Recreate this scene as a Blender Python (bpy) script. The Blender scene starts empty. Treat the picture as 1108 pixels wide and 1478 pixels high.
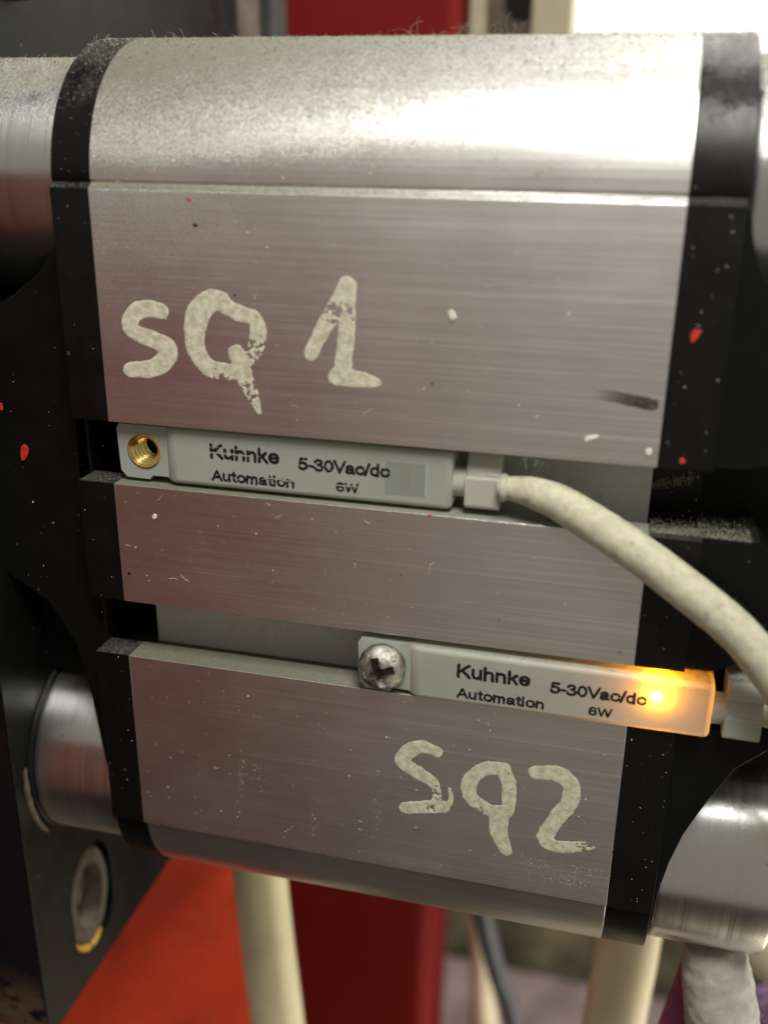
import bpy, bmesh, math, random
import numpy as np
from mathutils import Vector, Matrix, noise

S = 0.001                      # everything below is written in millimetres
scene = bpy.context.scene
COL = scene.collection
rnd = random.Random(7)

# ------------------------------------------------------------------ camera
cam_d = bpy.data.cameras.new('camera')
cam = bpy.data.objects.new('camera', cam_d)
COL.objects.link(cam)
RX = (0.97035967, 0.24131334, 0.01303803)
RY = (0.09678794, -0.33863218, -0.93592753)
RZ = (-0.22143669, 0.90944825, -0.35195124)
m = Matrix(((RX[0], -RY[0], -RZ[0]), (RX[1], -RY[1], -RZ[1]), (RX[2], -RY[2], -RZ[2])))
cam.matrix_world = Matrix.Translation(Vector((46.45, -80.73, 4.198)) * S) @ m.to_4x4()
cam_d.sensor_fit = 'HORIZONTAL'
cam_d.sensor_width = 36
cam_d.lens = 1419.76 / 1108 * 36
cam_d.clip_start = 0.005
cam_d.clip_end = 20
cam_d.dof.use_dof = True
cam_d.dof.focus_distance = 0.0965
cam_d.dof.aperture_fstop = 24
scene.camera = cam

# ------------------------------------------------------------------ world and lamps
world = bpy.data.worlds.new('World')
scene.world = world
world.use_nodes = True
bg = world.node_tree.nodes['Background']
bg.inputs[0].default_value = (1.0, 0.945, 0.81, 1)
bg.inputs[1].default_value = 0.31


def area(name, loc, target, sx, sy, power, color):
    d = bpy.data.lights.new(name, 'AREA')
    d.shape = 'RECTANGLE'
    d.size = sx * S
    d.size_y = sy * S
    d.energy = power
    d.color = color
    o = bpy.data.objects.new(name, d)
    COL.objects.link(o)
    o.location = Vector(loc) * S
    o.rotation_euler = (Vector(target) - Vector(loc)).to_track_quat('-Z', 'Y').to_euler()
    return o


area('ceiling_lamp', (84, -108, 190), (50, 0, -10), 84, 108, 0.74, (1.0, 0.97, 0.92))
area('cabinet_fill', (150, 200, 200), (75, 260, 40), 80, 80, 1.5, (1.0, 0.98, 0.93))  # unseen lamp, added to brighten the white cabinet
area('low_warm_fill', (190, 62, -300), (20, 90, -150), 220, 220, 0.65, (1.0, 0.86, 0.62))  # unseen warm lamp, added to brighten the hoses and guard below

scene.view_settings.view_transform = 'Standard'
scene.view_settings.look = 'None'
scene.view_settings.exposure = 0
scene.view_settings.gamma = 1
scene.cycles.max_bounces = 8
scene.cycles.sample_clamp_indirect = 4


# ------------------------------------------------------------------ node helpers
class Mat:
    def __init__(self, name):
        self.m = bpy.data.materials.new(name)
        self.m.use_nodes = True
        self.t = self.m.node_tree
        self.b = self.t.nodes['Principled BSDF']
        self.out = self.t.nodes['Material Output']
        self._co = None

    def n(self, typ, **kw):
        nd = self.t.nodes.new(typ)
        for k, v in kw.items():
            setattr(nd, k, v)
        return nd

    def link(self, a, b):
        self.t.links.new(a, b)

    def put(self, sock, v):
        if hasattr(v, 'is_output'):
            self.link(v, sock)
        else:
            sock.default_value = v

    def co(self):
        """object coordinates in millimetres"""
        if self._co is None:
            tc = self.n('ShaderNodeTexCoord')
            vm = self.n('ShaderNodeVectorMath', operation='SCALE')
            vm.inputs['Scale'].default_value = 1000.0
            self.link(tc.outputs['Object'], vm.inputs[0])
            self._co = vm.outputs[0]
        return self._co

    def noise(self, scale=(1, 1, 1), detail=4, rough=0.55, off=(0, 0, 0), dist=0.0):
        mp = self.n('ShaderNodeMapping')
        mp.inputs['Scale'].default_value = scale
        mp.inputs['Location'].default_value = off
        self.link(self.co(), mp.inputs[0])
        nz = self.n('ShaderNodeTexNoise')
        nz.inputs['Scale'].default_value = 1
        nz.inputs['Detail'].default_value = detail
        nz.inputs['Roughness'].default_value = rough
        nz.inputs['Distortion'].default_value = dist
        self.link(mp.outputs[0], nz.inputs['Vector'])
        return nz.outputs['Fac']

    def specks(self, scale, size, keep, off=(0, 0, 0)):
        """sparse round dots: 1 inside a dot"""
        mp = self.n('ShaderNodeMapping')
        mp.inputs['Scale'].default_value = (scale,) * 3
        mp.inputs['Location'].default_value = off
        self.link(self.co(), mp.inputs[0])
        v = self.n('ShaderNodeTexVoronoi')
        v.inputs['Scale'].default_value = 1
        self.link(mp.outputs[0], v.inputs['Vector'])
        sep = self.n('ShaderNodeSeparateColor')
        self.link(v.outputs['Color'], sep.inputs[0])
        rad = self.math('MULTIPLY', sep.outputs[1], size)
        near = self.math('LESS_THAN', v.outputs['Distance'], rad)
        return self.math('MULTIPLY', near, self.math('GREATER_THAN', sep.outputs[0], 1 - keep))

    def math(self, op, a, b=0.0, c=0.0):
        nd = self.n('ShaderNodeMath', operation=op)
        self.put(nd.inputs[0], a)
        self.put(nd.inputs[1], b)
        self.put(nd.inputs[2], c)
        return nd.outputs[0]

    def ramp(self, v, a, b, lo=0.0, hi=1.0, smooth=True):
        nd = self.n('ShaderNodeMapRange')
        if smooth:
            nd.interpolation_type = 'SMOOTHSTEP'
        self.put(nd.inputs['Value'], v)
        for k, x in (('From Min', a), ('From Max', b), ('To Min', lo), ('To Max', hi)):
            self.put(nd.inputs[k], x)
        return nd.outputs['Result']

    def mix(self, f, a, b):
        nd = self.n('ShaderNodeMix', data_type='RGBA')
        self.put(nd.inputs[0], f)
        self.put(nd.inputs[6], a if hasattr(a, 'is_output') else (*a, 1) if len(a) == 3 else a)
        self.put(nd.inputs[7], b if hasattr(b, 'is_output') else (*b, 1) if len(b) == 3 else b)
        return nd.outputs[2]

    def xyz(self):
        s = self.n('ShaderNodeSeparateXYZ')
        self.link(self.co(), s.inputs[0])
        return s.outputs

    def normal_z(self):
        g = self.n('ShaderNodeNewGeometry')
        s = self.n('ShaderNodeSeparateXYZ')
        self.link(g.outputs['Normal'], s.inputs[0])
        return s.outputs[2]

    def bump(self, h, strength, dist_mm, prev=None):
        b = self.n('ShaderNodeBump')
        b.inputs['Strength'].default_value = strength
        b.inputs['Distance'].default_value = dist_mm * S
        self.link(h, b.inputs['Height'])
        if prev is not None:
            self.link(prev, b.inputs['Normal'])
        return b.outputs[0]

    def set(self, color=None, rough=None, metal=None, normal=None, spec=None, coat=None):
        b = self.b
        if color is not None:
            self.put(b.inputs['Base Color'], (*color, 1) if isinstance(color, tuple) else color)
        if rough is not None:
            self.put(b.inputs['Roughness'], rough)
        if metal is not None:
            self.put(b.inputs['Metallic'], metal)
        if normal is not None:
            self.link(normal, b.inputs['Normal'])
        if spec is not None:
            b.inputs['Specular IOR Level'].default_value = spec
        if coat is not None:
            b.inputs['Coat Weight'].default_value = coat
        return self.m


DUST = (0.36, 0.35, 0.27)


def dust_mask(M, lo, hi, amount=1.0, sc=3.0, amp=1.3, amp2=0.7):
    """dust lies on what faces up, broken by grainy noise"""
    nz = M.normal_z()
    g = M.noise((sc, sc, sc), 6, 0.75)
    g2 = M.noise((0.5, 0.5, 0.5), 3, 0.5, (3, 7, 1))
    s = M.math('ADD', nz, M.math('MULTIPLY', M.math('SUBTRACT', g, 0.5), amp))
    s = M.math('ADD', s, M.math('MULTIPLY', M.math('SUBTRACT', g2, 0.5), amp2))
    return M.math('MULTIPLY', M.math('MULTIPLY', M.ramp(s, lo, hi), M.ramp(nz, 0.02, 0.30)), amount), g


def mat_extrusion():
    M = Mat('brushed_extruded_aluminium')
    x = M.xyz()[0]
    streak = M.noise((0.02, 7, 7), 5, 0.7)
    line = M.noise((0.014, 3.4, 3.4), 6, 0.85, (5, 2, 9))
    fine = M.noise((0.15, 22, 22), 3, 0.6, (1, 2, 3))
    grain = M.noise((9, 9, 9), 3, 0.6)
    cloud = M.noise((0.09, 0.12, 0.12), 4, 0.6, (4, 4, 4))
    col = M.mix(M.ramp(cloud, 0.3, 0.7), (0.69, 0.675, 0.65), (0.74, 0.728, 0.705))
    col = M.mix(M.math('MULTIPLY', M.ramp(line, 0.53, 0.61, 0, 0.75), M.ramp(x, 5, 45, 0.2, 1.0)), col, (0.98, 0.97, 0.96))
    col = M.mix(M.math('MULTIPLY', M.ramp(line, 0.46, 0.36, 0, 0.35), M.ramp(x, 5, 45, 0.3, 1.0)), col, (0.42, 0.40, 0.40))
    sp = M.specks(0.55, 0.07, 0.22)
    sp2 = M.specks(1.7, 0.13, 0.22, (9, 3, 5))
    dk = M.specks(0.45, 0.045, 0.18, (1, 8, 2))
    dm, g = dust_mask(M, M.ramp(x, 4, 38, -0.12, 0.50, False), M.ramp(x, 4, 38, 0.85, 1.20, False), 1.0, 4.0, 1.7, 0.22)
    # the dust thins out towards the right-hand end, where it has been wiped
    dm = M.math('MULTIPLY', dm, M.ramp(x, 5, 52, 1.0, 0.72))
    haze = M.ramp(M.noise((1.6, 1.6, 1.6), 5, 0.7, (8, 1, 1)), 0.50, 0.75, 0, 0.12)
    haze = M.math('MULTIPLY', haze, M.ramp(M.normal_z(), 0.0, 0.35, 0.15, 1.0))
    dcol = M.mix(g, (0.07, 0.07, 0.048), (0.26, 0.257, 0.188))
    mask = M.math('MAXIMUM', dm, haze)
    white = M.math('MAXIMUM', M.math('MULTIPLY', sp, 0.55), M.math('MULTIPLY', sp2, 0.40))
    mask2 = M.math('MAXIMUM', mask, white)
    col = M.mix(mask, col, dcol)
    col = M.mix(white, col, (0.62, 0.60, 0.54))
    col = M.mix(dk, col, (0.04, 0.035, 0.03))
    r = M.math('ADD', M.ramp(streak, 0.3, 0.7, 0.34, 0.42), M.ramp(cloud, 0.35, 0.65, -0.012, 0.015))
    r = M.math('ADD', r, M.math('MULTIPLY', M.math('SUBTRACT', fine, 0.5), 0.12))
    r = M.math('MAXIMUM', r, M.math('MULTIPLY', mask2, 0.9))
    h = M.math('ADD', M.math('MULTIPLY', streak, 0.6), M.math('MULTIPLY', fine, 0.4))
    h = M.math('ADD', h, M.math('MULTIPLY', line, 0.8))
    nrm = M.bump(h, 0.12, 0.05)
    nrm = M.bump(M.math('MULTIPLY', grain, M.math('ADD', mask, 0.06)), 0.7, 0.12, nrm)
    return M.set(col, r, M.ramp(mask2, 0, 1, 1.0, 0.0, False), nrm)


def mat_turned(name, dust_lo=0.45, amt=1.0):
    """lathe-turned aluminium: rings round the X axis"""
    M = Mat(name)
    ring = M.noise((9, 0.02, 0.02), 4, 0.8)
    ring2 = M.noise((1.7, 0.03, 0.03), 3, 0.7, (4, 0, 0))
    cloud = M.noise((0.25, 0.25, 0.25), 4, 0.6)
    pits = M.ramp(M.noise((1.2, 3.5, 3.5), 5, 0.75, (2, 2, 2)), 0.62, 0.72)
    pits = M.math('MULTIPLY', pits, M.ramp(cloud, 0.45, 0.62))
    col = M.mix(ring, (0.50, 0.50, 0.49), (0.72, 0.72, 0.71))
    col = M.mix(M.math('MULTIPLY', pits, 0.75), col, (0.08, 0.08, 0.07))
    sp = M.specks(0.8, 0.15, 0.3)
    dm, g = dust_mask(M, dust_lo, dust_lo + 0.6, amt)
    col = M.mix(M.math('MAXIMUM', dm, M.math('MULTIPLY', sp, .5)), col, M.mix(g, (0.10, 0.10, 0.072), (0.27, 0.265, 0.195)))
    r = M.ramp(ring, 0.3, 0.7, 0.26, 0.38)
    r = M.math('MAXIMUM', r, M.math('MULTIPLY', dm, 0.9))
    nrm = M.bump(M.math('ADD', ring, M.math('MULTIPLY', ring2, 0.5)), 0.10, 0.03)
    nrm = M.bump(M.math('MULTIPLY', g, dm), 0.6, 0.12, nrm)
    tg = M.n('ShaderNodeTangent', direction_type='RADIAL', axis='X')
    M.link(tg.outputs[0], M.b.inputs['Tangent'])
    M.b.inputs['Anisotropic'].default_value = 0.75
    M.b.inputs['Anisotropic Rotation'].default_value = 0.25
    return M.set(col, r, M.ramp(dm, 0, 1, 1.0, 0.0, False), nrm)


def mat_black(name, base=0.010, rough=0.38, dust_lo=0.55, speck=0.35, spec=0.4, tint=(1, 1, 1), bump=0.12):
    M = Mat(name)
    cloud = M.noise((0.3, 0.3, 0.3), 4, 0.6)
    c0 = tuple(base * t for t in tint)
    c1 = tuple(base * 1.8 * t for t in tint)
    col = M.mix(cloud, c0, c1)
    sp = M.specks(0.6, 0.13, speck)
    sp2 = M.specks(1.5, 0.12, speck * 0.7, (5, 5, 5))
    dm, g = dust_mask(M, dust_lo, dust_lo + 0.75, 0.85)
    film = M.ramp(M.noise((0.8, 0.8, 0.8), 6, 0.75, (2, 9, 2)), 0.55, 0.8, 0, 0.012)
    mask = M.math('MAXIMUM', dm, film)
    white = M.math('MAXIMUM', M.math('MULTIPLY', sp, 0.10), M.math('MULTIPLY', sp2, 0.08))
    col = M.mix(mask, col, M.mix(g, (0.035, 0.035, 0.03), (0.125, 0.12, 0.10)))
    col = M.mix(white, col, (0.45, 0.43, 0.40))
    r = M.math('MAXIMUM', M.ramp(cloud, 0.3, 0.7, rough - 0.06, rough + 0.08), M.math('MULTIPLY', mask, 0.9))
    fine = M.noise((6, 6, 6), 4, 0.6)
    nrm = M.bump(fine, bump, 0.05)
    nrm = M.bump(M.math('MULTIPLY', g, dm), 0.7, 0.15, nrm)
    return M.set(col, r, 0.0, nrm, spec)


def mat_plastic(name, c0, c1, trans=0.35, dust_lo=0.5):
    """milky plastic that lets light through: diffuse + translucent + a soft gloss"""
    M = Mat(name)
    cloud = M.noise((0.35, 0.5, 0.5), 4, 0.6)
    col = M.mix(cloud, c0, c1)
    sp = M.specks(0.9, 0.10, 0.22)
    dm, g = dust_mask(M, dust_lo, dust_lo + 0.9, 0.6, 4.0)
    dirt = M.ramp(M.noise((0.9, 1.5, 1.5), 6, 0.8, (3, 3, 1)), 0.60, 0.8, 0, 0.35)
    col = M.mix(M.math('MAXIMUM', dm, dirt), col, (0.30, 0.29, 0.24))
    col = M.mix(M.math('MULTIPLY', sp, 0.7), col, (0.10, 0.09, 0.08))
    nrm = M.bump(M.noise((3, 3, 3), 5, 0.65), 0.25, 0.06)
    M.set(col, M.ramp(cloud, 0.3, 0.7, 0.32, 0.5), 0.0, nrm, 0.45)
    tr = M.n('ShaderNodeBsdfTranslucent')
    M.link(col, tr.inputs[0])
    ms = M.n('ShaderNodeMixShader')
    ms.inputs[0].default_value = trans
    M.link(M.b.outputs[0], ms.inputs[1])
    M.link(tr.outputs[0], ms.inputs[2])
    M.link(ms.outputs[0], M.out.inputs[0])
    return M.m


def mat_simple(name, color, rough=0.5, metal=0.0, var=0.25, sc=1.0, bump=0.2, spec=0.5, dark=None, dth=(0.55, 0.75), damt=0.8):
    M = Mat(name)
    cl = M.noise((sc, sc, sc), 5, 0.6)
    a = tuple(c * (1 - var) for c in color)
    b = tuple(min(1, c * (1 + var)) for c in color)
    col = M.mix(M.ramp(cl, 0.3, 0.7), a, b)
    if dark:
        d = M.ramp(M.noise((sc * 0.6,) * 3, 6, 0.7, (7, 7, 7)), dth[0], dth[1], 0, damt)
        col = M.mix(d, col, dark)
    nrm = M.bump(M.noise((sc * 4,) * 3, 5, 0.65, (1, 5, 1)), bump, 0.1)
    return M.set(col, rough, metal, nrm, spec)


def mat_text(name, worn):
    """black print, worn through in places"""
    M = Mat(name)
    M.set((0.008, 0.008, 0.009), 0.45, 0.0)
    w = M.noise((4, 1, 7), 4, 0.7, (worn * 3, 0, 1))
    f = M.ramp(w, 0.62 - 0.02 * worn, 0.67 - 0.02 * worn, 0, 1)
    if worn > 0:
        # two scratches run along the lines of print
        z = M.xyz()[2]
        x = M.xyz()[0]
        wob = M.math('ADD', z, M.math('MULTIPLY', M.math('SUBTRACT', M.noise((0.8, 1, 1), 3, 0.6), 0.5), 0.35))
        for zc, hw, x0, x1 in ((-1.95, 0.075, 9, 14), (-4.02, 0.07, 15, 25), (-1.45, 0.03, 9, 12.5)):
            a = M.math('LESS_THAN', M.math('ABSOLUTE', M.math('SUBTRACT', wob, zc)), hw)
            a = M.math('MULTIPLY', a, M.math('MULTIPLY', M.math('GREATER_THAN', x, x0), M.math('LESS_THAN', x, x1)))
            f = M.math('MAXIMUM', f, a)
    tr = M.n('ShaderNodeBsdfTransparent')
    ms = M.n('ShaderNodeMixShader')
    M.link(f, ms.inputs[0])
    M.link(M.b.outputs[0], ms.inputs[1])
    M.link(tr.outputs[0], ms.inputs[2])
    M.link(ms.outputs[0], M.out.inputs[0])
    return M.m


def mat_paint():
    M = Mat('cream_marker_paint')
    g = M.noise((1.4, 1.4, 1.4), 6, 0.7)
    g2 = M.noise((5, 5, 5), 5, 0.75, (4, 1, 6))
    col = M.mix(M.ramp(g, 0.35, 0.65), (0.47, 0.45, 0.33), (0.72, 0.70, 0.56))
    col = M.mix(M.ramp(g2, 0.56, 0.72, 0, 0.45), col, (0.30, 0.28, 0.20))
    nrm = M.bump(g2, 0.25, 0.05)
    return M.set(col, 0.62, 0.0, nrm, 0.35)


def mat_emit(name, color, strength):
    M = Mat(name)
    M.set((0.8, 0.4, 0.05), 0.4)
    M.b.inputs['Emission Color'].default_value = (*color, 1)
    M.b.inputs['Emission Strength'].default_value = strength
    return M.m


ALU = mat_extrusion()
TURN = mat_turned('turned_aluminium')
TURNC = mat_turned('turned_aluminium_clean', 0.6, 0.12)
BLACK = mat_black('black_anodised_end_cap', 0.003, 0.36, 0.55, 0.10, 0.24)
BLACKWEB = mat_black('black_cast_web', 0.0035, 0.42, 0.80, 0.08, 0.16, (0.95, 1.05, 0.95))
PLATE = mat_black('black_painted_plate', 0.0045, 0.35, 0.95, 0.12, 0.12, (0.95, 1.05, 0.9), 0.2)
PLASTIC = mat_plastic('milky_sensor_plastic', (0.53, 0.57, 0.50), (0.63, 0.66, 0.59), 0.42)
COLLAR = mat_plastic('milky_collar_plastic', (0.50, 0.51, 0.44), (0.60, 0.61, 0.52), 0.2, 0.35)
BRASS = mat_simple('brass', (0.85, 0.62, 0.24), 0.22, 1.0, 0.1, 2.0, 0.1, dark=(0.30, 0.17, 0.05), damt=0.5)
STEEL = mat_simple('zinc_plated_steel', (0.58, 0.56, 0.51), 0.33, 1.0, 0.2, 2.2, 0.8, dark=(0.14, 0.13, 0.10), dth=(0.45, 0.65), damt=0.9)
CABLE = mat_simple('dusty_cream_cable_jacket', (0.52, 0.50, 0.365), 0.62, 0.0, 0.10, 1.2, 0.5, 0.3, dark=(0.25, 0.23, 0.17), dth=(0.54, 0.70), damt=0.6)
PRINT = mat_text('black_print', 0)
PRINTW = mat_text('black_print_scratched', 1)
PAINT = mat_paint()
REDD = mat_simple('dark_red_paint', (0.17, 0.010, 0.010), 0.75, 0, 0.1, 0.03, 0.02, 0.1)
REDP = mat_simple('red_paint', (0.78, 0.065, 0.020), 0.45, 0, 0.12, 0.05, 0.05, dark=(0.10, 0.006, 0.008), dth=(0.5, 0.8))
FLOORM = mat_simple('dark_brown_floor', (0.028, 0.018, 0.014), 0.7, 0, 0.3, 0.02)
REDF = mat_simple('red_flake_paint', (0.55, 0.03, 0.015), 0.5, 0, 0.2, 3)
CREAM = mat_simple('cream_hose_plastic', (0.72, 0.66, 0.44), 0.42, 0, 0.06, 0.1, 0.05, dark=(0.36, 0.25, 0.12), dth=(0.55, 0.85), damt=0.5)
WHITE = mat_simple('white_panel_paint', (0.80, 0.81, 0.77), 0.5, 0, 0.03, 0.05, 0.02)
BEIGE = mat_simple('beige_paint', (0.42, 0.38, 0.26), 0.5, 0, 0.1, 0.1, 0.05)
BROWN = mat_simple('rusty_brown_steel', (0.085, 0.062, 0.045), 0.6, 0.2, 0.4, 0.3, 0.3)
DARK = mat_simple('dark_grey_steel', (0.05, 0.052, 0.048), 0.45, 0.3, 0.3, 0.1, 0.1)
OLIVE = mat_simple('olive_grey_backdrop', (0.20, 0.185, 0.115), 0.8, 0, 0.7, 0.022, 0.05, dark=(0.05, 0.048, 0.03), dth=(0.42, 0.60))
PINKG = mat_simple('pinkish_grey_plastic', (0.34, 0.25, 0.25), 0.6, 0, 0.3, 0.05, 0.05)
def mat_front_edge():
    M = Mat('black_paint_chipped_low')
    z = M.xyz()[2]
    x = M.noise((0.35, 0.35, 0.35), 6, 0.7)
    lowz = M.ramp(z, -90, -98)
    f = M.math('MULTIPLY', M.ramp(x, 0.42, 0.52), lowz)
    col = M.mix(f, (0.006, 0.004, 0.006), (0.09, 0.055, 0.035))
    return M.set(col, 0.5, 0.0, M.bump(x, 0.5, 0.2), 0.25)


EDGE = mat_front_edge()
REDM = mat_simple('mid_red_paint', (0.30, 0.035, 0.022), 0.6, 0, 0.1, 0.03, 0.02, 0.2)
PALE = mat_simple('pale_rod_plastic', (0.60, 0.52, 0.42), 0.6, 0, 0.3, 0.04, 0.05)
PURPLE = mat_simple('glittery_purple_cloth', (0.11, 0.06, 0.12), 0.5, 0, 0.8, 2.5, 1.0)
MAGENTA = mat_simple('magenta_plastic', (0.30, 0.06, 0.13), 0.45, 0, 0.2, 0.3, 0.1)
BLUEC = mat_simple('dark_blue_cable_jacket', (0.05, 0.06, 0.09), 0.5, 0, 0.2, 0.2)
FUZZ = mat_simple('frayed_grey_tape', (0.50, 0.47, 0.42), 0.85, 0, 0.15, 0.5, 0.5, dark=(0.2, 0.17, 0.17))
YELLOW = mat_simple('yellow_thread_paint', (0.50, 0.29, 0.04), 0.5, 0, 0.2, 2)
WASH = mat_simple('worn_grey_steel', (0.075, 0.056, 0.043), 0.8, 0.0, 0.3, 0.8, 0.4, dark=(0.05, 0.04, 0.04))
RUST = mat_simple('chipped_brown_primer', (0.10, 0.055, 0.035), 0.7, 0, 0.6, 0.25, 0.6, dark=(0.007, 0.005, 0.007), dth=(0.40, 0.50), damt=1.0)
DUSTM = mat_simple('grey_beige_dust', (0.27, 0.265, 0.20), 0.95, 0, 0.3, 0.8, 0.0)
WHITEB = mat_simple('white_chip', (0.70, 0.67, 0.58), 0.8, 0, 0.2, 3)
WINDOW = mat_plastic('clear_window_plastic', (0.56, 0.58, 0.52), (0.62, 0.62, 0.55), 0.45, 0.9)
WINDARK = mat_plastic('grey_window_plastic', (0.37, 0.41, 0.38), (0.43, 0.46, 0.42), 0.38, 0.9)
CHIPB = mat_plastic('beige_chip_behind_window', (0.37, 0.38, 0.33), (0.42, 0.41, 0.34), 0.35, 0.9)
LED = mat_emit('amber_led', (1.0, 0.31, 0.003), 820.0)
CORE = mat_emit('amber_led_core', (1.0, 0.75, 0.40), 900.0)


# ------------------------------------------------------------------ object helpers
def empty(name, loc, label, cat, group=None, kind=None):
    o = bpy.data.objects.new(name, None)
    COL.objects.link(o)
    o.location = Vector(loc) * S
    o.empty_display_size = 0.003
    o['label'] = label
    o['category'] = cat
    if group:
        o['group'] = group
    if kind:
        o['kind'] = kind
    return o


def world_loc(o):
    v = Vector((0, 0, 0))
    while o is not None:
        v += o.location
        o = o.parent
    return v / S


def link_mesh(name, me, mat, parent=None, origin=None, sharp=35, bevel=0, segs=2):
    """me is in millimetres, world axes; origin = where the object's own origin sits"""
    base = world_loc(parent) if parent is not None else Vector((0, 0, 0))
    org = Vector(origin) if origin is not None else base
    me.transform(Matrix.Scale(S, 4) @ Matrix.Translation(-org))
    me.validate()
    me.materials.clear()
    me.materials.append(mat)
    for p in me.polygons:
        p.use_smooth = True
    me.set_sharp_from_angle(angle=math.radians(sharp))
    o = bpy.data.objects.new(name, me)
    COL.objects.link(o)
    o.location = (org - base) * S
    if parent is not None:
        o.parent = parent
    if bevel:
        b = o.modifiers.new('bevel', 'BEVEL')
        b.width = bevel * S
        b.segments = segs
        b.limit_method = 'ANGLE'
        b.angle_limit = math.radians(35)
        b.harden_normals = False
    return o


def tag(o, label=None, cat=None, group=None, kind=None):
    if label:
        o['label'] = label
    if cat:
        o['category'] = cat
    if group:
        o['group'] = group
    if kind:
        o['kind'] = kind
    return o


def mesh_from(verts, faces, name='m'):
    me = bpy.data.meshes.new(name)
    me.from_pydata([tuple(v) for v in verts], [], faces)
    me.update()
    return me


def prism(loop, a0, a1, axis='X'):
    """closed polygon extruded along an axis. loop points are the two other axes in order (X:(Y,Z) Y:(X,Z) Z:(X,Y))"""
    def P(p, a):
        return {'X': (a, p[0], p[1]), 'Y': (p[0], a, p[1]), 'Z': (p[0], p[1], a)}[axis]
    n = len(loop)
    bm = bmesh.new()
    A = [bm.verts.new(P(p, a0)) for p in loop]
    B = [bm.verts.new(P(p, a1)) for p in loop]
    bm.faces.new(A)
    bm.faces.new(list(reversed(B)))
    for i in range(n):
        j = (i + 1) % n
        bm.faces.new((A[i], B[i], B[j], A[j]))
    bmesh.ops.recalc_face_normals(bm, faces=bm.faces)
    bmesh.ops.triangulate(bm, faces=[f for f in bm.faces if len(f.verts) > 4])
    me = bpy.data.meshes.new('prism')
    bm.to_mesh(me)
    bm.free()
    return me


def box(x0, x1, y0, y1, z0, z1):
    return prism([(x0, y0), (x1, y0), (x1, y1), (x0, y1)], z0, z1, 'Z')


def arc(c, r, a0, a1, n):
    return [(c[0] + r * math.cos(math.radians(a0 + (a1 - a0) * i / n)),
             c[1] + r * math.sin(math.radians(a0 + (a1 - a0) * i / n))) for i in range(n + 1)]


def sheet(loops, a0, a1, axis):
    """filled outline with holes (2D curve), extruded between a0 and a1 along axis X or Y"""
    cu = bpy.data.curves.new('c', 'CURVE')
    cu.dimensions = '2D'
    cu.fill_mode = 'BOTH'
    cu.extrude = abs(a1 - a0) / 2
    for lp in loops:
        sp = cu.splines.new('POLY')
        sp.points.add(len(lp) - 1)
        for i, (u, v) in enumerate(lp):
            sp.points[i].co = (u, v, 0, 1)
        sp.use_cyclic_u = True
    o = bpy.data.objects.new('c', cu)
    COL.objects.link(o)
    dg = bpy.context.evaluated_depsgraph_get()
    me = bpy.data.meshes.new_from_object(o.evaluated_get(dg))
    bpy.data.objects.remove(o)
    bpy.data.curves.remove(cu)
    mid = (a0 + a1) / 2
    if axis == 'X':
        mt = Matrix(((0, 0, 1, mid), (1, 0, 0, 0), (0, 1, 0, 0), (0, 0, 0, 1)))
    else:
        mt = Matrix(((1, 0, 0, 0), (0, 0, -1, mid), (0, 1, 0, 0), (0, 0, 0, 1)))
    me.transform(mt)
    bm = bmesh.new()
    bm.from_mesh(me)
    bmesh.ops.remove_doubles(bm, verts=bm.verts, dist=1e-4)
    bmesh.ops.recalc_face_normals(bm, faces=bm.faces)
    bm.to_mesh(me)
    bm.free()
    return me


def lathe(profile, center, axis='X', seg=96, closed=False):
    """profile: list of (along, radius); axis X or Y through center"""
    verts, faces = [], []
    n = len(profile)
    for a, r in profile:
        for k in range(seg):
            t = 2 * math.pi * k / seg
            c, s = r * math.cos(t), r * math.sin(t)
            verts.append((center[0] + a, center[1] + c, center[2] + s) if axis == 'X'
                         else (center[0] + c, center[1] + a, center[2] + s))
    rng = range(n if closed else n - 1)
    for i in rng:
        i2 = (i + 1) % n
        for k in range(seg):
            k2 = (k + 1) % seg
            faces.append((i * seg + k, i * seg + k2, i2 * seg + k2, i2 * seg + k))
    if not closed:
        if profile[0][1] > 1e-6:
            faces.append(tuple(range(seg)))
        if profile[-1][1] > 1e-6:
            faces.append(tuple(reversed(range((n - 1) * seg, n * seg))))
    me = mesh_from(verts, faces)
    bm = bmesh.new()
    bm.from_mesh(me)
    bmesh.ops.remove_doubles(bm, verts=bm.verts, dist=1e-5)
    bmesh.ops.recalc_face_normals(bm, faces=bm.faces)
    bm.to_mesh(me)
    bm.free()
    return me


def spline(pts, n):
    """Catmull-Rom through tuples of any length"""
    P = [np.array(p, float) for p in pts]
    P = [2 * P[0] - P[1]] + P + [2 * P[-1] - P[-2]]
    out = []
    for i in range(1, len(P) - 2):
        for k in range(n):
            t = k / n
            a, b, c, d = P[i - 1:i + 3]
            out.append(0.5 * ((2 * b) + (c - a) * t + (2 * a - 5 * b + 4 * c - d) * t * t + (3 * b - a - 3 * c + d) * t ** 3))
    out.append(P[-2])
    return out


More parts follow.
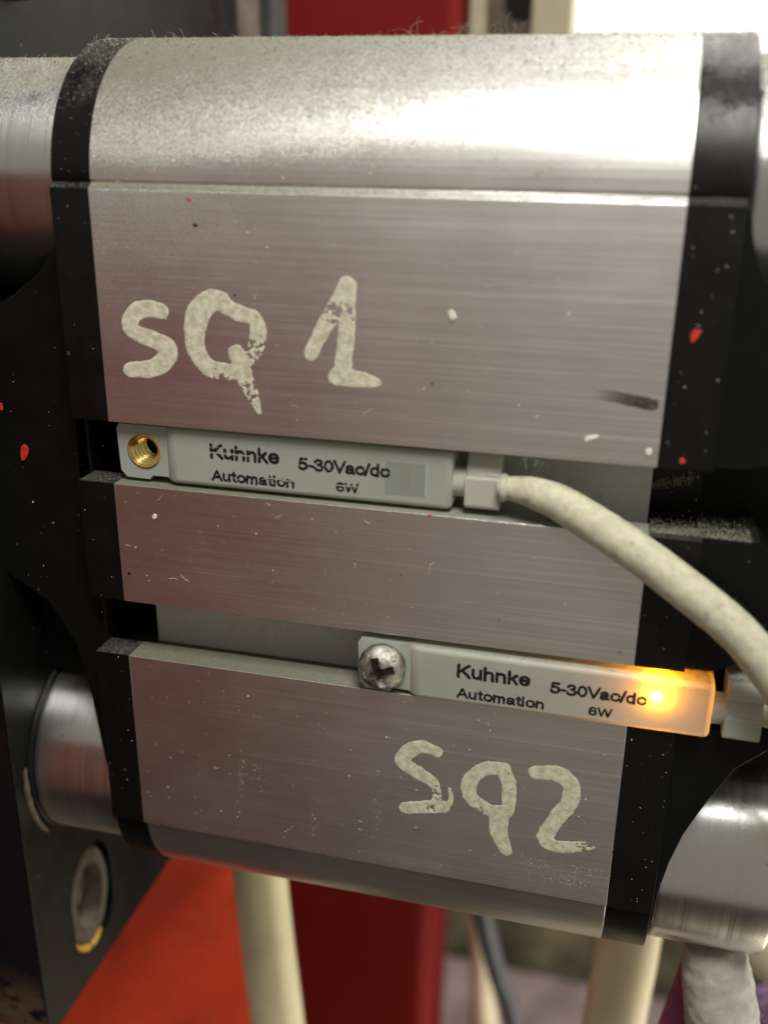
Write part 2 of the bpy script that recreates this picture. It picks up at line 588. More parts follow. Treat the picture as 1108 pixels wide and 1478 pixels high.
def tube(pts, seg=24, lump=0.0, squash=1.0):
    """pts: (x, y, z, radius)"""
    verts, faces = [], []
    up = Vector((0, -1, 0.3)).normalized()
    for i, p in enumerate(pts):
        a = Vector(pts[max(0, i - 1)][:3])
        b = Vector(pts[min(len(pts) - 1, i + 1)][:3])
        t = (b - a).normalized()
        u = (up - t * up.dot(t)).normalized()
        v = t.cross(u)
        for k in range(seg):
            an = 2 * math.pi * k / seg
            d = u * math.cos(an) * squash + v * math.sin(an)
            q = Vector(p[:3]) + d * p[3]
            if lump:
                q = q + d * lump * noise.fractal(q * 0.9, 1, 2, 4)
            verts.append(q)
    n = len(pts)
    for i in range(n - 1):
        for k in range(seg):
            k2 = (k + 1) % seg
            faces.append((i * seg + k, i * seg + k2, (i + 1) * seg + k2, (i + 1) * seg + k))
    faces.append(tuple(reversed(range(seg))))
    faces.append(tuple(range((n - 1) * seg, n * seg)))
    me = mesh_from(verts, faces)
    bm = bmesh.new()
    bm.from_mesh(me)
    bmesh.ops.recalc_face_normals(bm, faces=bm.faces)
    bm.to_mesh(me)
    bm.free()
    return me


def subtract(me, cutter):
    a = bpy.data.objects.new('a', me)
    b = bpy.data.objects.new('b', cutter)
    COL.objects.link(a)
    COL.objects.link(b)
    md = a.modifiers.new('b', 'BOOLEAN')
    md.operation = 'DIFFERENCE'
    md.object = b
    md.solver = 'EXACT'
    dg = bpy.context.evaluated_depsgraph_get()
    out = bpy.data.meshes.new_from_object(a.evaluated_get(dg))
    bpy.data.objects.remove(a)
    bpy.data.objects.remove(b)
    return out


# ------------------------------------------------------------------ the cylinder body
YC, R1, ZT, ZB, RB = 13.5, 13.05, 0.0, -65.5, 12.85
SL1, SL2, FB = (-20.72, -26.88), (-39.38, -45.62), -66.42


def body_profile(grow=0.0, slots=True):
    p = arc((YC, ZT), R1 + grow, 0, 176, 60)
    p += [(0.62, 0.62), (0.42, 0.50), (0.30, 0.30), (0.05 - grow, 0.16), (0 - grow, 0.0)]
    for a, b in (SL1, SL2):
        if slots:
            p += [(0 - grow, a), (2.9, a), (2.9, a + 1.7), (7.4, a + 1.7), (7.4, b - 1.7), (3.2, b - 1.7), (3.2, b), (0 - grow, b)]
    p += [(0 - grow, FB), (0.75, FB - 0.10)]
    p += arc((YC, ZB), RB + grow, 185, 360, 60)
    return p


cyl = empty('pneumatic_cylinder', (25, 13.5, -79),
            'silver extruded aluminium cylinder body with black end caps, marked SQ1 and SQ2 by hand', 'pneumatic cylinder')
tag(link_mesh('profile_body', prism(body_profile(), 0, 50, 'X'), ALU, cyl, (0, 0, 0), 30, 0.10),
    'satin aluminium extrusion with two sensor slots, dusty on top')


SLOTPALE = mat_simple('pale_slot_floor', (0.60, 0.61, 0.565), 0.5, 0, 0.05, 1.2, 0.1, dark=(0.05, 0.05, 0.05), dth=(0.68, 0.70), damt=0.9)
for a_, b_ in (SL1, SL2):
    link_mesh('slot_floor_strip', box(0.02, 49.96, 6.6, 7.3, b_ - 1.6, a_ + 1.6), SLOTPALE, cyl, (0, 0, 0))  # pale strip added so the slot floor shows bright


def cap_mesh(x0, x1):
    return prism(body_profile(-0.03), x0, x1, 'X')


for x0, x1 in ((-3.75, -0.004), (50.004, 54.35)):
    link_mesh('end_cap', cap_mesh(x0, x1), BLACK, cyl, (0, 0, 0), 30, 0.22)

# webs joining the two round ends outside the caps
up_r = [(54.2, 0.0), (54.6, -0.1), (55.2, -2.6), (55.95, -4.7), (56.9, -6.5), (59.2, -9.6), (62.5, -12.6), (67, -15.5)]
lo_r = [(68, -43.6), (62.5, -47.0), (60.05, -49.4), (58.1, -53.3), (56.35, -57.6), (55.45, -61.1), (54.85, -64.6), (54.6, -69.0), (54.2, -69)]
top_fin = up_r + [(67, -17.4), (62.5, -18.6), (58.6, -20.3), (57.0, -20.72), (54.2, -20.72)]
mid_fin = [(54.2, -26.9), (58.3, -26.9), (58.9, -26.6), (59.5, -27.2), (60.4, -28.6), (68, -31), (68, -35.8), (60.5, -37.4), (57.6, -39.0), (56.8, -39.4), (54.2, -39.4)]
low_fin = [(54.2, -45.65), (60, -45.6), (68, -43.5)] + lo_r[1:]
for k, lp in enumerate((top_fin, mid_fin, low_fin)):
    link_mesh('web', prism(lp, 0.9 if k == 1 else 1.4, 9, 'Y'), BLACKWEB, cyl, (0, 0, 0), 30, 0.04, 1)
link_mesh('web_core', box(54.3, 66.8, 8.2, 20, -53.2, -12), BLACKWEB, cyl, (0, 0, 0))
mir = [(-3.8, 0.0), (-4.3, -0.3), (-5.2, -4.7), (-7.5, -7.6), (-10.5, -9.8), (-15.2, -12.5), (-15.2, -39.4), (-10.6, -42.2),
       (-7.9, -46.6), (-6.6, -53.0), (-5.7, -61.6), (-4.4, -66.5), (-3.8, -69)]
link_mesh('web', prism(mir, 2.7, 9, 'Y'), BLACKWEB, cyl, (0, 0, 0), 30, 0.6, 3)
link_mesh('web_core', box(-15.1, -3.6, 8.2, 20, -53.5, -12), BLACKWEB, cyl, (0, 0, 0))


def boss(x0, x1, zc, r, flip=False):
    """round end boss with small turned steps and a rounded edge"""
    a, b = (x0, x1)
    prof = [(a, 0), (a, r - 0.7)]
    prof += [(a + 0.7 - 0.7 * math.cos(math.radians(t)), r - 0.7 + 0.7 * math.sin(math.radians(t))) for t in (15, 30, 50, 70, 90)]
    rr = random.Random(int(abs(x0) * 10 + abs(zc)))
    x = a + 1.2
    while x < b - 1.6:
        d = rr.uniform(0.001, 0.006)
        prof += [(x, r), (x + 0.06, r - d), (x + 0.12, r)]
        x += rr.uniform(1.0, 3.0)
    prof += [(b - 0.55, r), (b - 0.32, r - 0.05), (b - 0.1, r - 0.25), (b, r - 0.5), (b, 0)]
    return lathe(prof, (0, YC, zc), 'X', 160)


for x0, x1, zc, r in ((-15.0, -3.79, ZT, 11.45), (-15.0, -3.79, ZB, 11.45), (54.39, 66.0, ZT, 11.5), (54.39, 66.0, ZB, 11.7)):
    link_mesh('round_boss', boss(x0, x1, zc, r), TURN if zc == ZT else TURNC, cyl, (0, 0, 0), 25)


# ------------------------------------------------------------------ hand-painted marks
def field_mesh(segs, y, step, margin, warp, hgt):
    """film with ragged edges from strokes given as segments ((x, z, half width), (x, z, half width))"""
    A = np.array([q[0] for q in segs])
    B = np.array([q[1] for q in segs])
    x0, x1 = min(A[:, 0].min(), B[:, 0].min()) - margin, max(A[:, 0].max(), B[:, 0].max()) + margin
    z0, z1 = min(A[:, 1].min(), B[:, 1].min()) - margin, max(A[:, 1].max(), B[:, 1].max()) + margin
    nx, nz = int((x1 - x0) / step) + 1, int((z1 - z0) / step) + 1
    gx = x0 + step * np.arange(nx)
    gz = z0 + step * np.arange(nz)
    X, Z = np.meshgrid(gx, gz, indexing='ij')
    D = np.full(X.shape, -9.0)
    for a, b in zip(A, B):
        d = b[:2] - a[:2]
        L = max(1e-9, (d ** 2).sum())
        t = np.clip(((X - a[0]) * d[0] + (Z - a[1]) * d[1]) / L, 0, 1)
        dist = np.hypot(X - a[0] - t * d[0], Z - a[1] - t * d[1])
        w = a[2] + t * (b[2] - a[2])
        D = np.maximum(D, w - dist)
    for i in range(nx):
        for j in range(nz):
            if D[i, j] > -0.35:
                D[i, j] = warp(gx[i], gz[j], D[i, j])
    verts, faces, cache = [], [], {}

    def vert(key, px, pz, dd):
        if key not in cache:
            cache[key] = len(verts)
            verts.append((px, y - hgt * min(1, max(0, dd) / 0.12), pz))
        return cache[key]
    for i in range(nx - 1):
        for j in range(nz - 1):
            cs = [(i, j), (i + 1, j), (i + 1, j + 1), (i, j + 1)]
            ds = [D[c] for c in cs]
            if max(ds) <= 0:
                continue
            poly = []
            for k in range(4):
                a, b = cs[k], cs[(k + 1) % 4]
                da, db = ds[k], ds[(k + 1) % 4]
                if da > 0:
                    poly.append(vert(a, gx[a[0]], gz[a[1]], da))
                if (da > 0) != (db > 0):
                    t = da / (da - db)
                    key = (min(a, b), max(a, b))
                    poly.append(vert(key, gx[a[0]] + t * (gx[b[0]] - gx[a[0]]), gz[a[1]] + t * (gz[b[1]] - gz[a[1]]), 0))
            if len(poly) > 2:
                faces.append(poly)
    return mesh_from(verts, faces)


def painted(name, strokes, cracks, seedv, parent, y=-0.035, step=0.09):
    segs = []
    for st in strokes:
        q = spline([(p[0], p[1], p[2] + 0.10) for p in st], 5)
        segs += list(zip(q[:-1], q[1:]))

    def warp(x, z, d):
        v = Vector((x, z, seedv))
        d += 0.10 * noise.fractal(v * 1.1, 1, 2, 3)
        d -= 0.07 * abs(noise.fractal(v * 4.0, 1, 2, 2))
        for (cx, cz, cr, amt) in cracks:
            q = math.hypot(x - cx, z - cz)
            if q < cr:
                k = noise.fractal(v * 3.2 + Vector((0, 0, 5)), 1, 2, 3)
                d = min(d, 0.10 + 0.9 * (k + 0.30 - amt * (1 - q / cr)))
        if noise.noise(v * 2.3 + Vector((9, 9, 9))) > 0.70:
            d = min(d, -0.05)
        return d
    return link_mesh(name, field_mesh(segs, y, step, 1.4, warp, 0.022), PAINT, parent, None, 60)


def W(pts, w):
    return [(x, z, w if not isinstance(w, (list, tuple)) else w[i]) for i, (x, z) in enumerate(pts)]


mk1 = bpy.data.objects.new('handwritten_marking', None)
COL.objects.link(mk1)
mk1.parent = cyl
mk1.location = (Vector((16, 0, -12)) - Vector((25, 13.5, -79))) * S
tag(mk1, 'SQ1 painted by hand in cream above the upper slot')
mk2 = bpy.data.objects.new('handwritten_marking', None)
COL.objects.link(mk2)
mk2.parent = cyl
mk2.location = (Vector((38, 0, -56)) - Vector((25, 13.5, -79))) * S
tag(mk2, 'Sq2 painted by hand in cream on the lower face')

painted('painted_letter', [W([(6.21, -10.1), (5.02, -9.9), (3.8, -10.3), (2.95, -11.45), (3.8, -12.3), (5.48, -12.75), (6.65, -13.5), (6.1, -14.7), (4.58, -15.4), (2.75, -15.6)],
                             [.62, .66, .7, .66, .66, .72, .8, .8, .72, .62])], [], 1, mk1)
painted('painted_letter', [W([(12.0, -8.9), (10.7, -9.1), (9.6, -10.4), (9.2, -12.4), (9.7, -14.0), (10.8, -15.0), (12.9, -15.1)], [.75, .95, 1.0, .85, .75, .72, .6]),
                           W([(12.0, -9.1), (13.5, -9.85), (14.95, -10.3), (15.3, -11.5), (14.95, -13.0), (14.4, -14.0)], [.7, .62, .62, .68, .62, .42]),
                           W([(13.2, -13.4), (13.7, -14.9), (14.1, -16.2), (14.7, -17.5), (15.1, -18.6)], [.68, .68, .66, .4, .18])],
        [(15.1, -12.9, 1.2, 0.62), (14.5, -16.9, 1.3, 0.5), (11.6, -15.5, .8, .35)], 2, mk1)
painted('painted_letter', [W([(23.3, -7.1), (22.1, -9.4), (21.0, -11.2), (20.05, -13.1)], [.62, .62, .6, .52]),
                           W([(23.35, -7.1), (23.3, -10.5), (22.95, -14.3)], [.68, .64, .7]),
                           W([(22.4, -14.9), (24.2, -15.0), (26.0, -15.2)], [.72, .68, .34])],
        [(22.4, -9.3, 1.2, 0.7), (23.6, -9.4, .7, .5)], 3, mk1)
painted('painted_letter', [W([(32.5, -51.5), (30.96, -51.15), (29.7, -51.9), (29.0, -53.2), (30.5, -54.2), (32.0, -55.0)], [.5, .62, .72, .66, .66, .6]),
                           W([(32.1, -55.0), (32.6, -56.1), (32.6, -57.2)], [.5, .36, .42]),
                           W([(33.85, -55.6), (34.05, -57.0), (33.4, -58.0)], [.12, .16, .3]),
                           W([(29.5, -58.7), (31.5, -58.2), (33.3, -57.8)], [.6, .68, .6])],
        [(32.6, -56.4, 1.0, 0.55), (32.2, -58.2, .6, .5)], 4, mk2)
painted('painted_letter', [W([(39.0, -52.3), (37.2, -52.6), (35.85, -54.2), (35.85, -55.9), (37.3, -57.1), (38.9, -57.4), (39.7, -56.8), (39.6, -54.0), (39.0, -52.3)], [.66, .66, .66, .62, .62, .62, .62, .62, .66]),
                           W([(38.8, -57.4), (39.0, -59.8), (39.8, -61.8)], [.85, .8, .55])],
        [(37.0, -57.6, .7, .5)], 5, mk2)
painted('painted_letter', [W([(42.2, -52.1), (44.1, -51.9), (45.5, -52.9), (45.5, -54.85), (44.4, -57.1), (43.5, -59.3), (44.3, -60.2), (46.1, -60.0), (47.9, -59.5)], [.7, .75, .78, .75, .72, .72, .66, .6, .35])],
        [(47.6, -59.6, 1.1, 0.7)], 6, mk2)


# ------------------------------------------------------------------ sensors
def oval(cx, cz, rx, rz, n=14):
    return [(cx + rx * math.cos(2 * math.pi * k / n), cz + rz * math.sin(2 * math.pi * k / n)) for k in range(n + 1)]


GLYPH = {       # centre lines in units of the cap height, then the advance
    'K': ([[(.08, 0), (.08, 1)], [(.66, 1), (.08, .38)], [(.28, .58), (.70, 0)]], .80),
    'u': ([[(.08, .72), (.08, .28), (.14, .1), (.28, .04), (.42, .12), (.50, .26)], [(.50, .72), (.50, 0)]], .66),
    'h': ([[(.08, 0), (.08, 1)], [(.08, .45), (.15, .6), (.30, .68), (.44, .62), (.50, .46), (.50, 0)]], .66),
    'n': ([[(.08, 0), (.08, .72)], [(.08, .45), (.15, .6), (.30, .68), (.44, .62), (.50, .46), (.50, 0)]], .66),
    'k': ([[(.08, 0), (.08, 1)], [(.48, .72), (.08, .3)], [(.24, .45), (.51, 0)]], .60),
    'e': ([[(.08, .38), (.54, .38), (.51, .56), (.40, .67), (.30, .69), (.17, .64), (.08, .50), (.07, .36), (.1, .2), (.2, .08), (.32, .045), (.44, .08), (.53, .19)]], .68),
    'A': ([[(.04, 0), (.38, .97), (.72, 0)], [(.17, .33), (.59, .33)]], .80),
    't': ([[(.17, .92), (.17, .15), (.22, .06), (.32, .05)], [(.03, .68), (.32, .68)]], .40),
    'o': ([oval(.32, .365, .25, .325)], .68),
    'm': ([[(.08, 0), (.08, .72)], [(.08, .45), (.14, .6), (.26, .68), (.37, .63), (.42, .5), (.42, 0)], [(.42, .45), (.48, .6), (.6, .68), (.72, .62), (.76, .5), (.76, 0)]], .93),
    'a': ([[(.10, .5), (.14, .62), (.28, .69), (.42, .64), (.48, .52), (.48, .1), (.55, .04)], [(.48, .42), (.3, .38), (.13, .32), (.07, .19), (.12, .08), (.24, .04), (.38, .1), (.48, .24)]], .66),
    'i': ([[(.08, 0), (.08, .70)], [(.08, .94), (.08, .96)]], .27),
    '5': ([[(.54, .96), (.16, .96), (.10, .5), (.2, .6), (.33, .63), (.48, .55), (.56, .36), (.52, .17), (.38, .06), (.24, .05), (.12, .12), (.07, .24)]], .67),
    '-': ([[(.05, .36), (.29, .36)]], .37),
    '3': ([[(.08, .74), (.13, .88), (.28, .96), (.44, .92), (.51, .77), (.44, .61), (.28, .54), (.44, .50), (.55, .38), (.55, .2), (.43, .07), (.27, .04), (.13, .11), (.07, .24)]], .67),
    '0': ([oval(.31, .5, .24, .45)], .67),
    'V': ([[(.03, 1), (.36, .03), (.69, 1)]], .74),
    'c': ([[(.54, .5), (.46, .64), (.32, .69), (.16, .62), (.07, .46), (.07, .27), (.16, .1), (.32, .045), (.46, .1), (.54, .24)]], .62),
    '/': ([[(.02, 0), (.28, 1)]], .34),
    'd': ([[(.50, 0), (.50, 1)], oval(.29, .365, .22, .32)], .66),
    '6': ([[(.52, .78), (.45, .92), (.31, .96), (.16, .88), (.08, .65), (.07, .35), (.14, .12), (.31, .04), (.47, .1), (.55, .3), (.48, .5), (.31, .58), (.15, .5), (.07, .35)]], .67),
    'W': ([[(.03, 1), (.24, .03), (.48, .95), (.72, .03), (.93, 1)]], .98),
}


def text_mesh(s, x0, x1, zbase, hcap, y, seedv=0):
    """upright sans print in the XZ plane, inked edges a little ragged"""
    lines, pen = [], 0
    for ch in s:
        st, adv = GLYPH[ch]
        lines += [[(pen + px, pz) for px, pz in l] for l in st]
        pen += adv
    mx = max(p[0] for l in lines for p in l)
    mn = min(p[0] for l in lines for p in l)
    hw = 0.097 * hcap
    kx = (x1 - x0 - 2 * hw) / (mx - mn)
    segs = []
    for l in lines:
        q = [(x0 + hw + (px - mn) * kx, zbase + pz * (hcap - 2 * hw) + hw, hw) for px, pz in l]
        segs += list(zip(q[:-1], q[1:]))

    def warp(x, z, d):
        v = Vector((x * 3.5, z * 3.5, seedv))
        return d + 0.035 * noise.fractal(v, 1, 2, 3)
    return field_mesh(segs, y, 0.036, 0.25, warp, 0.0)


def sensor(name_label, x0, zt, yf, lit, group):
    h = 5.45
    s = empty('proximity_sensor', (x0, yf + 4.3, zt - h), name_label, 'sensor', group)
    # mounting ear with the hole and the little notch
    ear = [(x0 + 0.05, zt - 0.5), (x0 + 0.35, zt - 0.05), (x0 + 5.2, zt - 0.05), (x0 + 5.2, zt - 5.0), (x0 + 3.45, zt - 5.0), (x0 + 3.2, zt - 5.4), (x0 + 0.8, zt - 5.35), (x0 + 0.2, zt - 4.7)]
    hole = arc((x0 + 2.8, zt - 2.6), 1.66, 0, 352, 44)
    link_mesh('mounting_ear', sheet([ear, hole], yf + 0.5, yf + 4.3, 'Y'), PLASTIC, s, (x0, 0, zt), 30)
    top = [(x0 + 4.6, yf + 4.3), (x0 + 4.6, yf + 1.0), (x0 + 5.8, yf), (x0 + 32.7, yf), (x0 + 32.7, yf + 4.3)]
    me = prism([(x, y) for x, y in top], zt - h, zt, 'Z')
    link_mesh('housing', me, PLASTIC, s, (x0, 0, zt), 30, 0.48, 4)
    # window over the light
    wx0, wx1 = (x0 + 26.6, x0 + 30.3)
    zz0, zz1 = zt - 4.45, zt - 1.35
    if not lit:
        w = link_mesh('window', prism([(wx0, zz0), (wx1, zz0), (wx1, zz1), (wx0, zz1)], yf - 0.006, yf + 0.3, 'Y'), WINDARK, s, (x0, 0, zt), 30)
        link_mesh('window_edge', box(wx1, wx1 + 0.13, yf - 0.014, yf + 0.05, zz0 - 0.05, zz1 + 0.1), COLLAR, w, (x0, 0, zt), 30)
        link_mesh('light_chip', box(wx0 + 1.35, wx0 + 2.35, yf - 0.011, yf + 0.05, zz0 + 0.75, zz1 - 0.25), CHIPB, w, (x0, 0, zt), 30)
    # neck, collar
    link_mesh('neck', lathe([(0, 0), (0, 1.45), (1.6, 1.45), (1.6, 0)], (x0 + 32.5, yf + 1.75, zt - 3.1), 'X', 40), COLLAR, s, (x0, 0, zt), 30)
    cx = x0 + 33.8
    if lit:
        prof = [(yf + 4.4, zt + 0.25), (yf + 1.0, zt + 0.25), (yf + 0.2, zt - 0.55), (yf + 0.1, zt - 1.35), (yf + 0.45, zt - 1.5), (yf + 0.45, zt - 2.9),
                (yf + 0.1, zt - 3.05), (yf + 0.1, zt - 5.1), (yf + 0.5, zt - 5.3), (yf + 4.4, zt - 5.3)]
    else:
        prof = [(yf + 4.2, zt - 0.05), (yf + 1.3, zt - 0.05), (yf + 0.55, zt - 2.0), (yf + 0.05, zt - 2.15), (yf + 0.0, zt - 4.9), (yf + 0.3, zt - 5.15), (yf + 4.2, zt - 5.15)]
    link_mesh('strain_relief_collar', prism(prof, cx, cx + 3.15, 'X'), COLLAR, s, (x0, 0, zt), 30, 0.22, 3)
    # printed writing
    pr = PRINT if lit else PRINTW
    for txt, a, b, zb, hc in (('Kuhnke', 9.75, 16.6, -2.62, 1.55), ('5-30Vac/dc', 18.4, 27.05, -2.95, 1.32),
                              ('Automation', 9.8, 18.0, -4.78, 1.18), ('6W', 22.0, 24.15, -4.68, 1.0)):
        o = link_mesh('printed_text', text_mesh(txt, x0 + a, x0 + b, zt + zb, hc, yf - 0.022, len(txt) + x0), pr, s, (x0, 0, zt), 30)
        tag(o, 'black print reading ' + txt)
    return s


s1 = sensor('unlit milky sensor in the upper slot with open brass screw hole and cream cable', 0.1, -21.1, 0.65, False, 'milky plastic sensors in the slots')
s2 = sensor('milky sensor in the lower slot with its amber light glowing', 24.4, -40.05, -0.55, True, 'milky plastic sensors in the slots')

# brass threaded insert in the upper sensor
bi = []
a = 0.0
bi = [(-0.05, 1.72), (-0.08, 1.60), (0.0, 1.48)]
while a < 3.0:
    bi += [(a + 0.12, 1.48), (a + 0.34, 1.18), (a + 0.42, 1.18), (a + 0.62, 1.48)]
    a += 0.62
bi += [(3.8, 1.4), (3.8, 1.72)]
me = lathe(bi, (2.9, 1.12, -23.7), 'Y', 48, closed=True)
tag(link_mesh('threaded_insert', me, BRASS, s1, None, 40), 'brass threaded bush')
link_mesh('hole_bottom', lathe([(0, 0), (0, 1.5), (0.3, 1.5), (0.3, 0)], (2.9, 4.3, -23.7), 'Y', 32), BLACK, s1)

# amber light inside the lower sensor
def balls(cs, r):
    V, F = [], []
    for c, k in cs:
        m_ = lathe([(-r * k * math.cos(math.radians(t)), r * k * math.sin(math.radians(t))) for t in range(0, 181, 20)], c, 'X', 20)
        b = len(V)
        V += [tuple(v.co) for v in m_.vertices]
        F += [tuple(b + i for i in p.vertices) for p in m_.polygons]
    return mesh_from(V, F)


link_mesh('glow_blocker', box(25.5 + 5, 56.5, 1.15, 1.6, -44.9, -40.7), BLACKWEB, s2)  # hidden dark block, added to soak up the glow behind the light
me = balls([((52.35, -0.18, -41.85), 1.0), ((52.35, 0.75, -40.42), 0.62)], 0.30)
tag(link_mesh('indicator_light', me, LED, s2), 'glowing amber light')
link_mesh('light_core', balls([((52.3, -0.36, -41.85), 0.5)], 0.30), CORE, s2)

# cable of the upper sensor
cp = [(36.9, 0.95, -24.0, 1.0), (38.2, 0.9, -24.02, 1.1), (39.98, 0.6, -24.1, 1.38), (42.62, 0.2, -24.85, 1.6), (46.44, -0.6, -26.62, 1.68), (49.75, -1.4, -28.3, 1.70),
      (53.88, -2.4, -30.7, 1.72), (57.4, -3.0, -33.1, 1.72), (60.3, -3.3, -36.0, 1.72), (63.2, -3.2, -40.2, 1.72), (65.5, -2.6, -46, 1.72), (67, -2, -54, 1.72)]
tag(link_mesh('cable', tube(spline(cp, 14), 40, 0.05), CABLE, s1, None, 60), 'dusty cream cable bending down to the right')
link_mesh('cable_crimp', lathe([(0, 0.9), (0, 1.22), (0.12, 1.3), (0.5, 1.24), (0.62, 1.1), (0.62, 0.9)], (37.05, 0.95, -24.0), 'X', 32), COLLAR, s1, None, 50)
link_mesh('cable', tube(spline([(61.2, 1.2, -43.1, 1.1), (63, 1.0, -43.0, 1.5), (67, 0.6, -43.5, 1.7), (72, 0, -45.5, 1.7)], 10), 32, 0.04), CABLE, s2, None, 60)

# pan-head screw holding the lower sensor
sc = empty('screw', (26.95, 0.0, -42.55), 'silver pan head cross screw fixing the lit lower sensor in its slot', 'screw')
head = [(0.0, 0), (0.0, 2.22), (-0.45, 2.30), (-0.95, 2.26), (-1.4, 2.05), (-1.75, 1.72), (-2.0, 1.25), (-2.12, 0.7), (-2.15, 0)]
hm = lathe(head, (26.95, 0.0, -42.55), 'Y', 64)
bmc = bmesh.new()
ang = math.radians(18)
for k in range(2):
    t = ang + k * math.pi / 2
    ux, uz = math.cos(t), math.sin(t)
    L0, L1, w0, w1 = 1.95, 0.6, 0.50, 0.22
    top_ = [(26.95 + ux * l - uz * w, -2.6, -42.55 + uz * l + ux * w) for l, w in ((-L0, -w0), (L0, -w0), (L0, w0), (-L0, w0))]
    bot_ = [(26.95 + ux * l - uz * w, 0.1, -42.55 + uz * l + ux * w) for l, w in ((-L1, -w1), (L1, -w1), (L1, w1), (-L1, w1))]
    T = [bmc.verts.new(p) for p in top_]
    Bv = [bmc.verts.new(p) for p in bot_]
    bmc.faces.new(T)
    bmc.faces.new(list(reversed(Bv)))
    for i in range(4):
        j = (i + 1) % 4
        bmc.faces.new((T[i], Bv[i], Bv[j], T[j]))
    bmesh.ops.recalc_face_normals(bmc, faces=bmc.faces)
    cut = bpy.data.meshes.new('cut')
    bmc.to_mesh(cut)
    bmc.clear()
    hm = subtract(hm, cut)
bmc.free()
link_mesh('head', hm, STEEL, sc, None, 32, 0.05)
link_mesh('shank', lathe([(0, 0), (0, 1.3), (3.6, 1.3), (3.6, 0)], (26.95, 0.0, -42.55), 'Y', 32), STEEL, sc)

# ------------------------------------------------------------------ left bracket plate
pl = empty('bracket_plate', (-20, 36, -101.6), 'black painted steel bracket plate left of the cylinder with a slotted hole', 'bracket')


def stadium(cy, cz, r, half, n=24):
    return [(cy + r * math.cos(math.radians(t)), cz + half + r * math.sin(math.radians(t))) for t in np.linspace(0, 180, n)] + \
           [(cy + r * math.cos(math.radians(t)), cz - half + r * math.sin(math.radians(t))) for t in np.linspace(180, 360, n)]


outer = [(-1.0, 75), (-1.0, -99.8), (-0.5, -101.2), (0.4, -101.7), (74, -101.7), (74, 75)]
me = sheet([outer, stadium(11.5, -90.2, 4.9, 2.9)], -25, -15, 'X')
link_mesh('plate', me, PLATE, pl, None, 30, 0.1, 2)
link_mesh('front_edge', box(-24.9, -15.25, -1.06, -0.9, -101, 74), EDGE, pl, (0, 0, 0))
bz = lathe([(-15.05, 12.1), (-14.8, 12.05), (-14.65, 11.9), (-14.65, 11.5), (-15.05, 11.5)], (0, YC, ZB), 'X', 96, closed=True)
link_mesh('gap_shade_ring', bz, BLACK, pl)  # black ring stands in for the shaded gap around the boss
arcp = [(-14.9, YC + 12.7 * math.cos(math.radians(t)), ZB + 12.7 * math.sin(math.radians(t)), 0.1 + 0.34 * math.sin(math.radians((t - 166) / 56 * 180))) for t in range(168, 222, 4)]
tag(link_mesh('seal_lip', tube(arcp, 12, 0.15), BROWN, pl), 'worn brown lip beside the lower boss')
bt = empty('bolt', (-19, 11.5, -90.2), 'dirty grey bolt seated in the slotted hole of the left bracket plate', 'bolt')


def ring_stadium(x0, x1, r0, r1):
    return sheet([stadium(11.5, -90.2, r1, 2.9), stadium(11.5, -90.2, r0, 2.9)], x0, x1, 'X')


hb = lathe([(-4, 0), (-4, 4.7), (-0.9, 4.75), (-0.55, 4.5), (-0.35, 3.9), (-0.5, 3.2), (-1.2, 2.95), (-2.9, 2.7), (-3.0, 1.5), (-2.2, 0.9), (-2.1, 0)], (-15.0, 0, 0), 'X', 48)
for v in hb.vertices:
    v.co.z = v.co.z * 1.58 - 90.2
    v.co.y += 11.5
    v.co.x += 0.12 * noise.fractal(v.co * 0.5, 1, 2, 3)
link_mesh('bolt_head', hb, WASH, bt, None, 40)
ys_ = [(-15.55, 11.5 + 4.5 * math.cos(math.radians(t)), -93.1 + 4.5 * math.sin(math.radians(t)), 0.48 * math.sin(math.radians((t - 190) / 110 * 180)) + 0.06) for t in range(190, 301, 8)]
tag(link_mesh('thread_paint', tube(ys_, 10), YELLOW, bt), 'yellow crescent of paint')

# ------------------------------------------------------------------ things behind
bar = empty('machine_post', (-13, 93, -60), 'grey steel post edge behind the upper left, beside a rusty rod', 'post')
link_mesh('post', box(-25, -15, 90, 97.0, -100, 120), DARK, bar, None, 30, 0.5)
rod = tag(link_mesh('rusty_rod', lathe([(-120, 0), (-120, 7), (100, 7), (100, 0)], (0, 0, 0), 'Y', 40), BROWN), 'rusty brown rod standing between the black plate and the grey post', 'rod')
rod.rotation_euler = (math.radians(90), 0, 0)
rod.location = Vector((-22, 82, 0)) * S
bolt2 = tag(link_mesh('bolt', lathe([(0, 0), (0, 3.4), (1.4, 3.4), (2.2, 2.6), (2.2, 0)], (-15, 15.6, 20.2), 'X', 36), WASH, None, (-15, 15.6, 20.2)), 'bolt head on the black plate in the top left corner', 'bolt')

tag(link_mesh('red_column', box(-70, 10.0, 120, 160, -420, 240), REDD, None, (-30, 140, -420), 30, 2.0, 3), 'dark red upright machine column behind the cylinder', 'column')
me = mesh_from([(-170, 118, -70), (-42, 118, -70), (-0.3, 40, -190), (-170, 40, -190), (-170, 121, -73), (-42, 121, -73), (-0.3, 43, -193), (-170, 43, -193)],
               [(0, 3, 2, 1), (4, 5, 6, 7), (0, 1, 5, 4), (1, 2, 6, 5), (2, 3, 7, 6), (3, 0, 4, 7)])
tag(link_mesh('red_guard', me, REDP, None, (-90, 80, -190)), 'bright red sloping guard sheet below the left end of the cylinder', 'guard')


def hose(label, p, group='cream hoses hanging below the cylinder', mat=None, lump=0):
    me = tube(spline(p, 10), 32, lump)
    return tag(link_mesh('air_hose', me, mat or CREAM, None, p[-1][:3], 60), label, 'hose', group)


